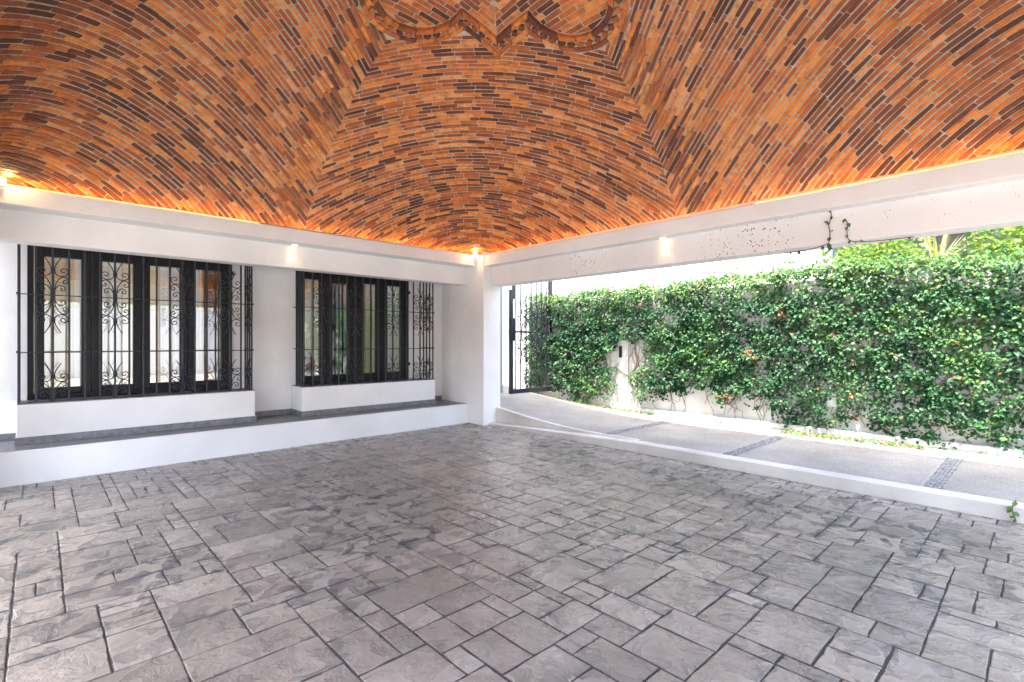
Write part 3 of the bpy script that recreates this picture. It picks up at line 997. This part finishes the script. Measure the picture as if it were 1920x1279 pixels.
def grille(xa, xb, scroll_idx, label, left_side):
    g = empty('window_grille', (xa, 6.80, GZ0))
    def put(name, me, x, y, z, rz=0):
        o = link_obj(name, me, g); o.location = (x - xa, y - 6.80, z - GZ0); o.rotation_euler = (0, 0, rz); return o
    n = 17
    for k in range(n + 1): put('bar', me_bar, xa + (xb - xa) * k / n, 6.80, GZ0)
    for yy in (6.89, 6.98, 7.07):
        put('bar', me_bar, xb, yy, GZ0); put('bar', me_bar, xa, yy, GZ0)
    me_r = boxes_mesh('rail', [(xa - .018 - xa, xb + .018 - xa, -.0185, -.0085, -.005, .005)], .0015); me_r.materials.append(M['iron'])
    me_s = boxes_mesh('rail', [(-.005, .005, -.018, 7.149 - 6.80, -.005, .005)], .0015); me_s.materials.append(M['iron'])
    for rz in (RZ1, RZ2):
        put('rail', me_r, xa, 6.80, rz)
        put('rail', me_s, xa - .0135, 6.80, rz + .0102); put('rail', me_s, xb + .0135, 6.80, rz + .0102)
    me_b = boxes_mesh('rail', [(-.01, xb - xa + .01, -.012, .012, 0, .006)], .0015); me_b.materials.append(M['iron'])
    put('rail', me_b, xa, 6.80, GZ0 - .0002)
    for k in scroll_idx:
        x = xa + (xb - xa) * k / n
        put('scroll_ornament', me_double, x, 6.788, RZ1)
        put('scroll_ornament', me_single, x, 6.788, GZ0 + .006)
    put('scroll_ornament', me_double, xb + .012, 6.97, RZ1, math.pi / 2)
    put('scroll_ornament', me_single, xb + .012, 6.97, GZ0 + .006, math.pi / 2)
    tag(g, label, 'grille', 'wrought iron grilles before the house windows')
    return g
grille(-.134, 1.944, (2, 6, 11, 15), 'black scrolled iron grille on the left window box, nearest the picture edge', False)
grille(2.589, 4.649, (2, 6, 11, 15), 'black scrolled iron grille on the right window box, next to the column', True)

# armchair with a red cushion just inside the second window
ch = empty('armchair', (2.9, 7.75, .3))
def cpart(name, b, mat, bev=.03):
    o = box(name, (b[0], b[1], b[2], b[3], b[4], b[5]), mat, ch, bev, 3); return o
cpart('seat', (-.30, .30, -.18, .36, .14, .42), M['curtain_white'])
cpart('backrest', (-.32, .32, .30, .46, .14, .86), M['curtain_white'], .05)
for s in (-1, 1): cpart('armrest', (s * .34 - .06, s * .34 + .06, -.2, .4, .12, .60), M['curtain_white'], .04)
cpart('cushion', (-.2, .2, -.10, .28, .42, .78), M['red'], .06)
for sx in (-.28, .28):
    for sy in (-.14, .36): cpart('leg', (sx - .02, sx + .02, sy - .02, sy + .02, .0, .13), M['wood'], .004)
tag(ch, 'white armchair with a red cushion behind the left pane of the second window', 'armchair')

# ------------------------------------------------------------------ lamps: downlights, corner lights, light strips
def downlight(x, y, z, label, aim):
    r = empty('downlight', (x, y, z))
    V, Fc = cyl_geo((0, 0), .045, -.010, -.0005, 28, .052)
    pydata('trim_ring', V, Fc, M['steel'], r)
    V, Fc = cyl_geo((0, 0), .030, -.0125, -.0105, 20)
    pydata('lamp_face', V, Fc, M['bulb'], r)
    tag(r, label, 'downlight', 'downlights under the ledge bands')
    l = bpy.data.lights.new('downlight_lamp', 'SPOT'); l.energy = .22; l.color = (1, .80, .52); l.spot_size = math.radians(75); l.spot_blend = .7; l.shadow_soft_size = .02
    lo = bpy.data.objects.new('downlight_lamp', l); lo.location = (0, 0, -.02); lo.rotation_euler = aim; lo.parent = r
    COL.objects.link(lo)
downlight(2.31, 6.365, 2.503, 'small round downlight under the ledge above the house wall', (math.radians(12), 0, 0))
downlight(5.14, 2.97, 2.481, 'small round downlight under the ledge over the driveway opening', (0, math.radians(-8), 0))
def corner_light(x, y, z, label):
    r = empty('corner_light', (x, y, z))
    V, Fc = cyl_geo((0, 0), .032, -.03, .0, 20, .026)
    pydata('lamp_holder', V, Fc, M['steel'], r)
    bm = bmesh.new(); bmesh.ops.create_uvsphere(bm, u_segments=16, v_segments=10, radius=.028)
    me = bpy.data.meshes.new('bulb'); bm.to_mesh(me); bm.free()
    b = link_obj('bulb', me, r, M['bulb']); b.location = (0, 0, .022)
    me.polygons.foreach_set('use_smooth', [True] * len(me.polygons))
    l = bpy.data.lights.new('corner_lamp', 'POINT'); l.energy = .75; l.color = (1, .66, .30); l.shadow_soft_size = .03
    lo = bpy.data.objects.new('corner_lamp', l); lo.location = (-.05 if x > 2 else .05, -.05, .07); lo.parent = r
    COL.objects.link(lo)
    tag(r, label, 'lamp', 'lamps in the vault corners')
corner_light(5.00, 6.15, 2.66, 'glowing bulb in the vault corner above the white column')
corner_light(-.225, 6.15, 2.665, 'glowing bulb in the vault corner at the left picture edge')
def strip(p0, p1, inward, label, b0=0.0, b1=1.0):
    """p0,p1: line on the ledge top at its front edge; beads show between the shares b0 and b1"""
    r = empty('light_strip', (0, 0, 0))
    p0, p1, inward = Vector(p0), Vector(p1), Vector(inward)
    d = (p1 - p0).normalized(); L = (p1 - p0).length
    up = Vector((0, 0, 1))
    a, b = p0 - inward * .016 + up * .002, p1 - inward * .016 + up * .002
    pydata('tape', [a, b, b - inward * .012, a - inward * .012], [(0, 1, 2, 3)], M['led'], r)
    V = []; Fc = []
    n = int(L / .019)
    for k in range(n):
        t = (k + .5) / n
        if not b0 <= t <= b1: continue
        sag = .0015 * math.sin(k * .21) + .001 * math.sin(k * .047)
        c = p0 + d * (t * L) - inward * .006 + up * (.005 + sag)
        k0 = len(V)
        for sx in (-.0055, .0055):
            for sy in (-.004, .004):
                for sz in (-.005, .005): V.append(c + d * sx + inward * sy + up * sz)
        Fc += [tuple(k0 + i for i in f) for f in ((0, 1, 3, 2), (4, 6, 7, 5), (0, 4, 5, 1), (2, 3, 7, 6), (0, 2, 6, 4), (1, 5, 7, 3))]
    if V:
        o = pydata('bead_row', V, Fc, M['led_bead'], r); tag(o, kind='stuff')
    tag(r, label, 'light strip', 'warm light strips along the vault edge')
strip((-.26, 6.19, 2.662), (5.04, 6.19, 2.662), (0, -1, 0), 'warm glowing light strip along the ledge above the windows', .0, .40)
strip((5.06, -.56, 2.642), (5.06, 5.99, 2.642), (-1, 0, 0), 'warm glowing light strip along the ledge over the driveway opening', .0, .38)
strip((-.24, -.58, 2.64), (5.03, -.58, 2.64), (0, 1, 0), 'warm light strip on the ledge behind the viewpoint, mirrored in the window panes')

# ------------------------------------------------------------------ garden wall, gate, things beyond
gw = box('garden_wall', [(GW_X, GW_X + .16, -9.0, 7.40, -.05, 2.12)], M['white_rough'], None, .005)
tag(gw, 'weathered white garden wall overgrown with ivy along the driveway', 'wall')
box('footing', (7.36, GW_X - .001, -9.0, 5.0, -.05, .19), M['white_rough'], gw, .01)
box('wall_pier', [(7.425, 7.449, 4.96, 5.16, -.05, 2.1)], M['white_rough'], gw, .004)
wbx = box('wall_box', (7.405, 7.4245, 5.075, 5.135, 1.03, 1.23), M['black_plastic'], None, .004)
box('cover', (7.400, 7.4045, 5.085, 5.125, 1.06, 1.15), M['frame'], wbx, .002)
tag(wbx, 'narrow black box mounted on the bare patch of garden wall', 'box')
jb = box('junction_box', (7.385, 7.4495, 1.82, 1.94, .47, .60), M['white_plastic'], None, .006)
box('cover', (7.380, 7.3845, 1.825, 1.935, .475, .595), M['white_plastic'], jb, .003)
tag(jb, 'small white junction box low on the wall among the ivy', 'box')

gp = box('gate_wall', (5.41, 6.235, 6.86, 7.0, -.05, 4.6), M['panel'], None, .005)
tag(gp, 'pale blue white wall panel between the column and the gate', 'wall')
far = box('boundary_wall', [(4.5, 10, 10.6, 10.8, -.05, 3.2)], M['neighbour'], None, .0)
tag(far, 'plain white wall glimpsed through the gate bars', 'wall')

gate = empty('iron_gate', (6.27, 6.72, .34))
GW_, GH = 1.14, 2.25
def gpart(name, b, bev=.003): return box(name, b, M['iron'], gate, bev)
gpart('gate_frame', [(0, .075, -.025, .025, 0, 1.92), (.0755, .13, -.025, .025, 1.75, GH), (GW_ - .085, GW_, -.025, .025, 0, GH), (.0755, GW_ - .0855, -.025, .025, 0, .09), (.131, GW_ - .0855, -.025, .025, GH - .06, GH)])
gpart('rail', (.0755, GW_ - .0855, -.014, .014, 1.13, 1.158), .002)
me_gb = bar_mesh('gate_bar', .021, .021, GH - .15)
for k in range(7):
    x = .06 + (GW_ - .135) * (k + .6) / 7.2
    o = link_obj('gate_bar', me_gb, gate); o.location = (x, 0, .0905)
    if k in (1, 4):
        s_ = link_obj('scroll_ornament', me_gate, gate); s_.location = (x, -.012, 1.14); s_.scale = (1.0, 1, 1.55)
lk = gpart('lock_box', (.012, .115, -.045, .045, .98, 1.40), .006)
hd = gpart('handle', [(.05, .07, -.09, -.046, 1.12, 1.14), (.05, .07, -.09, -.07, 1.0, 1.14), (-.05, .0115, -.01, .01, 1.15, 1.17)], .003)
gpart('drop_bolt', (.25, .33, -.03, .03, -.03, -.0005), .004)
tag(gate, 'black iron gate with scrolls at the end of the driveway', 'gate')

nb = empty('neighbour_house')
box('wall', (9.2, 9.5, 2.52, 12, 0, 7), M['neighbour'], nb, 0)
box('recessed_wall', (9.9, 10.1, -12, 2.518, 0, 3.05), M['panel'], nb, 0)
box('parapet', (9.3, 9.898, -12, 2.517, 2.9, 3.5), M['white_rough'], nb, .01)
box('joint_strip', [(9.194, 9.1995, 5.32, 5.34, 0, 6.9), (9.194, 9.1995, 3.66, 3.67, 0, 6.9)], M['panel'], nb, 0)
tag(nb, 'bright white neighbouring house rising behind the ivy wall', 'house')
bw = box('yard_wall', (-8, 9, -11.2, -11.0, -.05, 2.6), M['neighbour'], None, 0)
tag(bw, kind='structure')
bed = pydata('planting_bed', [(7.61, -9, 1.55), (9.19, -9, 1.55), (9.19, 9, 1.55), (7.61, 9, 1.55)], [(0, 1, 2, 3)], M['soil'])
tag(bed, kind='structure')

# ------------------------------------------------------------------ foliage
def leaf_field(name, pos, direc, nor, size, tint_, mat, parent, fold=.25, wid=.36):
    """many folded leaves: pos (n,3) stalk end, direc tip direction, nor leaf normal"""
    n = len(pos)
    d = direc / np.linalg.norm(direc, axis=1, keepdims=True)
    s = np.cross(d, nor); s /= np.maximum(np.linalg.norm(s, axis=1, keepdims=True), 1e-6)
    nn = np.cross(s, d)
    L = size[:, None]
    def pt(a, b, c): return pos + d * (a * L) + s * (b * L) + nn * (c * L)
    P6 = [pt(0, 0, 0), pt(.30, wid, fold * wid), pt(.68, wid * .82, fold * wid * .7), pt(1, 0, -.10), pt(.68, -wid * .82, fold * wid * .7), pt(.30, -wid, fold * wid)]
    V = np.stack(P6, 1).reshape(-1, 3)
    b = np.arange(n)[:, None] * 6
    Fc = np.concatenate([b + [0, 1, 2, 3], b + [0, 3, 4, 5]], 1).reshape(-1, 4)
    me = bpy.data.meshes.new(name)
    me.vertices.add(len(V)); me.vertices.foreach_set('co', V.astype(np.float32).ravel())
    me.loops.add(Fc.size); me.loops.foreach_set('vertex_index', Fc.astype(np.int32).ravel())
    me.polygons.add(len(Fc)); me.polygons.foreach_set('loop_start', np.arange(0, Fc.size, 4, dtype=np.int32))
    me.update(calc_edges=True)
    a = me.attributes.new('tint', 'FLOAT', 'FACE'); a.data.foreach_set('value', np.repeat(tint_, 2).astype(np.float32))
    return link_obj(name, me, parent, mat)
nA, nB, nC = vnoise(3), vnoise(4), vnoise(9)
def ivy_top(y): return 2.13 + .05 * np.exp(-((y - 2.0) / 1.2) ** 2) - .04 * (y > 6.2) + .10 * (nA(y * 2.3, y * 0 + 3.3) - .5) + .07 * (nB(y * 7, y * 0 + 1.3) - .5)
def ivy_keep(y, z):
    """0..1 share of leaves kept on the wall face"""
    k = np.ones_like(y)
    k *= np.where(nA(y * 1.9 + 3, z * 2.3 + 7) > .84, .45, 1)
    k *= np.where(nC(y * 5.5, z * 6.5) > .84, .22, 1)
    k *= np.where(nB(y * 11, z * 13) > .84, .20, 1)
    e = ((y - 4.96) / .36) ** 2 + ((z - .99) / .40) ** 2            # bare patch round the black box
    k *= np.where(e < 1 + 1.3 * (nC(y * 6, z * 6) - .5), .0, 1)
    e = ((y - 4.80) / .10) ** 2 + ((z - .36) / .22) ** 2
    k *= np.where(e < 1 + .9 * (nB(y * 9, z * 9) - .5), .08, 1)
    e = ((y - 1.88) / .07) ** 2 + ((z - .47) / .16) ** 2
    k *= np.where(e < 1, .06, 1)
    low = .34 + .16 * (nA(y * 2.2, y * 0) - .5) * 2 + .10 * (nB(y * 6, y * 0) - .5) * 2 - .30 * (y < 1.5) - .14 * ((y > 1.5) & (y < 2.6)) - .2 * (y > 5.15)
    k *= np.clip((z - low) / .25, .04, 1)
    # thinner growth lower on the wall
    k *= np.clip(.62 + (z - .3) * .5, .5, 1)
    return k
ivy = empty('ivy', (GW_X, 3.0, .1)); ivy.location = (0, 0, 0)
tag(ivy, 'dense green ivy covering the garden wall with bare white patches', 'ivy')
def ivy_leaves(y0, y1, n, seed, smin=.040, smax=.072):
    r = np.random.default_rng(seed)
    y = r.uniform(y0, y1, n); z = .08 + (ivy_top(y) + .05 - .08) * r.random(n)
    keep = r.random(n) < ivy_keep(y, z)
    y, z = y[keep], z[keep]; n = len(y)
    top = ivy_top(y)
    th = .04 + .10 * nA(y * 2.7 + 9, z * 3.1) + .09 * np.clip(nC(y * 5.3 + 2, z * 6.1 + 4) - .45, 0, 1) + .10 * np.clip((z - top + .5) / .5, 0, 1)
    x = GW_X - .012 - th * r.random(n) ** .8
    # two thirds of the leaves sit on sprigs that stand off the wall
    nc = max(40, n // 26)
    ci_ = r.integers(0, n, nc); cs_ = r.integers(0, nc, n); on = r.random(n) < .62
    off = r.uniform(.04, .17, nc)
    lift = np.where(z > .35, 1, .5)
    y = np.where(on, np.clip(y[ci_][cs_] + r.normal(0, .055, n), y0, y1), y)
    z = np.where(on, np.clip(z[ci_][cs_] + r.normal(0, .040, n), .1, top + .1), z)
    x = np.where(on, GW_X - .015 - (off[cs_] + r.normal(0, .022, n)).clip(.01, .24) * np.where(z > .4, 1, .6), x)
    bare = (ivy_keep(y, z) < .03) | (r.random(n) > np.clip(ivy_keep(y, z) * 3.2, 0, 1))
    x, y, z, top = x[~bare], y[~bare], z[~bare], top[~bare]; n = len(x)
    pos = np.stack([x, y, z], -1)
    direc = np.stack([-.35 - .5 * r.random(n), r.normal(0, .75, n), -.55 + r.normal(0, .45, n)], -1)
    nor = np.stack([-.75 + r.normal(0, .35, n), r.normal(0, .38, n), .75 + r.normal(0, .35, n)], -1)
    size = smin + (smax - smin) * r.random(n) ** 1.3 * (.6 + .8 * nB(y * 1.3 + 7, z * 1.5))
    t = np.clip(r.normal(.34, .17, n) + .55 * (nA(y * 1.7, z * 1.9 + 5) - .5) + .35 * (nB(y * 5.5, z * 6) - .5), 0, .80)
    t = np.where(r.random(n) < .5 * np.clip((z - top + .30) / .30, 0, 1), r.uniform(.7, .91, n), t)
    dead = r.random(n) < .012
    t = np.where(dead, r.uniform(.935, 1, n), t)
    # clusters of dried leaves
    cl = nC(y * 6.1 + 5, z * 7.7 + 2) > .90
    t = np.where(cl & (r.random(n) < .6), r.uniform(.94, 1, n), t)
    return pos, direc, nor, size, t
A = [ivy_leaves(-.2, 7.38, 72000, 21, .028, .058), ivy_leaves(-8, -.2, 9000, 22, .06, .10)]
# crown on the top of the wall
r = np.random.default_rng(31); n = 11000
y = r.uniform(-4, 7.38, n); top = ivy_top(y)
x = GW_X - .14 + .42 * r.random(n); z = top - .06 + .10 * r.random(n) + .09 * nA(y * 5, x * 9) + .16 * (r.random(n) ** 6)
A.append((np.stack([x, y, z], -1), np.stack([r.normal(-.3, .6, n), r.normal(0, .7, n), r.normal(.25, .5, n)], -1), np.stack([r.normal(-.3, .4, n), r.normal(0, .4, n), r.normal(.9, .3, n)], -1), r.uniform(.03, .055, n), np.clip(r.normal(.72, .14, n), .2, .915)))
args = [np.concatenate([a[k] for a in A]) for k in range(5)]
o = leaf_field('foliage', *args, M['ivy'], ivy); tag(o, kind='stuff')
# woody runners of the ivy on the wall
paths = []
for k in range(150):
    y = rng.uniform(.0, 7.3); z = rng.uniform(.1, .5); pts = []
    dy = rng.normal(0, .25)
    for s in range(rng.integers(6, 16)):
        pts.append((GW_X - .012 - .012 * rng.random(), y, z)); y += dy * .1 + rng.normal(0, .05); z += rng.uniform(.04, .14)
        y = min(max(y, -.1), 7.38)
    paths.append(pts)
V, Fc = tube_geo(paths, .0035, 4); pydata('stem', V, Fc, M['twig'], ivy)
# trailing shoot over the bare patch
V, Fc = tube_geo([[(7.42, 5.22 - .04 * k, .86 - .022 * k + .012 * math.sin(k)) for k in range(14)]], .003, 4)
pydata('stem', V, Fc, M['twig'], ivy)
pos = np.array([(7.415, 5.22 - .04 * k + .01, .86 - .022 * k) for k in range(14)])
leaf_field('shoot_leaves', pos, np.tile([-.3, -.3, -.7], (14, 1)) + rng.normal(0, .3, (14, 3)), np.tile([-.9, 0, .5], (14, 1)), np.full(14, .035), np.full(14, .6), M['ivy'], ivy)

# fallen leaves and clippings along the wall foot
r = np.random.default_rng(41); n = 900
y = np.concatenate([r.uniform(.9, 2.4, 420), r.uniform(4.4, 6.5, 330), r.uniform(.2, 6.5, 150)]); x = 7.36 - np.abs(r.normal(0, .12, n))
x = np.where((y > .9) & (y < 2.4), x - .18 * r.random(n), x)
z = drive_z(x, y) + .006 + .02 * r.random(n)
o = leaf_field('leaf_litter', np.stack([x, y, z], -1), np.stack([r.normal(0, 1, n), r.normal(0, 1, n), r.normal(.1, .15, n)], -1), np.stack([r.normal(0, .3, n), r.normal(0, .3, n), np.ones(n)], -1), r.uniform(.025, .05, n), np.where(r.random(n) < .75, r.uniform(.55, .92, n), r.uniform(.94, 1, n)), M['ivy'], None)
tag(o, 'scattered fallen leaves and clippings along the foot of the ivy wall', 'leaves', kind='stuff')

def vine(name, paths, label, n_leaf, smin=.03, smax=.05, tints=(.2, .7), parent=None):
    e = empty(name)
    V, Fc = tube_geo([catmull(p, 4) for p in paths], .0042, 5)
    pydata('stem', V, Fc, M['twig'], e)
    pos = []
    for p in paths:
        c = catmull(p, 8)
        m_ = max(2, int(n_leaf * len(c) / sum(len(q) * 8 for q in paths)))
        for k in range(m_): pos.append(c[int((k + rng.random()) / m_ * (len(c) - 1))])
    pos = np.array([q[:] for q in pos]); n = len(pos)
    direc = rng.normal(0, .5, (n, 3)) + [-.3, 0, -.6]
    nor = rng.normal(0, .3, (n, 3)) + [-.7, 0, .5]
    leaf_field('foliage', pos, direc, nor, rng.uniform(smin, smax, n), rng.uniform(*tints, n), M['ivy'], e)
    return tag(e, label, 'vine')
XB = 5.192
vine('hanging_vine', [[(XB, 1.335, 2.50), (XB - .004, 1.325, 2.42), (XB - .004, 1.345, 2.36), (XB - .006, 1.335, 2.28), (XB - .004, 1.345, 2.19), (XB - .002, 1.32, 2.14)], [(XB, 1.34, 2.19), (5.22, 1.45, 2.17), (5.26, 1.6, 2.165), (5.3, 1.75, 2.17)]], 'thin vine hanging down the speckled beam, left of two', 17)
vine('hanging_vine', [[(XB, 1.22, 2.39), (XB - .004, 1.20, 2.34), (XB - .004, 1.205, 2.27), (XB - .004, 1.19, 2.20), (5.2, 1.12, 2.172), (5.23, .95, 2.165), (5.27, .75, 2.17)]], 'thin vine on the speckled beam curling along its lower edge, right of two', 12, tints=(.3, .93))
vine('hanging_vine', [[(5.46, .35, 2.25), (5.5, .28, 2.17), (5.49, .22, 2.13), (5.5, .14, 2.12), (5.52, .05, 2.10)], [(5.47, .42, 2.2), (5.5, .45, 2.13), (5.49, .44, 2.06), (5.5, .47, 2.0)]], 'vine with broad leaves hanging at the right end of the beam', 14, .05, .10, (.6, .88))
vine('creeper_sprig', [[(5.135, .15, .16), (5.125, .17, .10), (5.12, .16, .05), (5.11, .15, .02)]], 'tiny creeper sprig trailing over the kerb at the right edge', 8, .025, .045, (.5, .8))

def shrub(name, c, rx, ry, rz_, n, label, tl=.3, th=1.0, sm=(.05, .09)):
    e = empty(name, (c[0], c[1], 1.55))
    r = np.random.default_rng(int(c[1] * 100) + 900)
    v = r.normal(0, 1, (n, 3)); v /= np.linalg.norm(v, axis=1, keepdims=True)
    rad = r.random(n) ** .45 * (0.75 + .5 * nA(v[:, 0] * 2.2 + 5, v[:, 1] * 2.2 + v[:, 2] * 2))
    pos = v * rad[:, None] * [rx, ry, rz_] + [0, 0, c[2] - 1.55]
    leaf_field('foliage', pos, v + r.normal(0, .6, (n, 3)), r.normal(0, .5, (n, 3)) + [0, 0, .8], r.uniform(*sm, n), r.uniform(tl, th, n), M['shrub'], e)
    paths = []
    for k in range(9):
        a = r.uniform(0, 6.28); q = r.uniform(.3, .8)
        paths.append([(0, 0, 0), (q * rx * .4 * math.cos(a), q * ry * .4 * math.sin(a), (c[2] - 1.55) * .6), (q * rx * math.cos(a), q * ry * math.sin(a), c[2] - 1.55 + r.uniform(-.1, .5) * rz_)])
    V, Fc = tube_geo(paths, lambda t: .012 * (1 - t) + .003, 5)
    pydata('stem', V, Fc, M['twig'], e)
    return tag(e, label, 'shrub', 'sunlit shrubs behind the ivy wall')
shrub('leafy_shrub', (8.05, 1.55, 2.45), .35, .55, .33, 900, 'bright green shrub above the ivy, left of the yucca')
shrub('leafy_shrub', (8.3, .25, 2.42), .4, .5, .34, 900, 'bright green shrub above the ivy, right of the yucca')
shrub('leafy_shrub', (8.5, -.7, 2.7), .5, .7, .6, 1100, 'tall loose shrub at the right picture edge above the ivy')
# yucca: a fan of stiff sword leaves
yu = empty('yucca', (8.0, .92, 1.6))
V, Fc = cyl_geo((0, 0), .06, -.05, .62, 10, .045); pydata('trunk', V, Fc, M['twig'], yu)
r = np.random.default_rng(77)
for k in range(46):
    az = r.uniform(0, 6.28); el = math.radians(r.uniform(18, 84)); L = r.uniform(.42, .66)
    d = np.array([math.cos(az) * math.cos(el), math.sin(az) * math.cos(el), math.sin(el)])
    s = np.cross(d, [0, 0, 1]); s /= np.linalg.norm(s); up = np.cross(s, d)
    V = []
    for t in np.linspace(0, 1, 5):
        w = .020 * (1 - t) ** .7 + .001
        c = np.array([0, 0, .60]) + d * L * t - np.array([0, 0, .10 * t * t * math.cos(el)])
        V += [c - s * w + up * w * .3, c, c + s * w + up * w * .3]
    Fc = []
    for i in range(4):
        for j in range(2): Fc.append((i * 3 + j, i * 3 + j + 1, (i + 1) * 3 + j + 1, (i + 1) * 3 + j))
    o = pydata('leaf', V, Fc, M['yucca'], yu); set_attrs(o.data, [r.random()] * len(Fc))
tag(yu, 'pale yellow spiky yucca rising above the ivy wall', 'yucca')
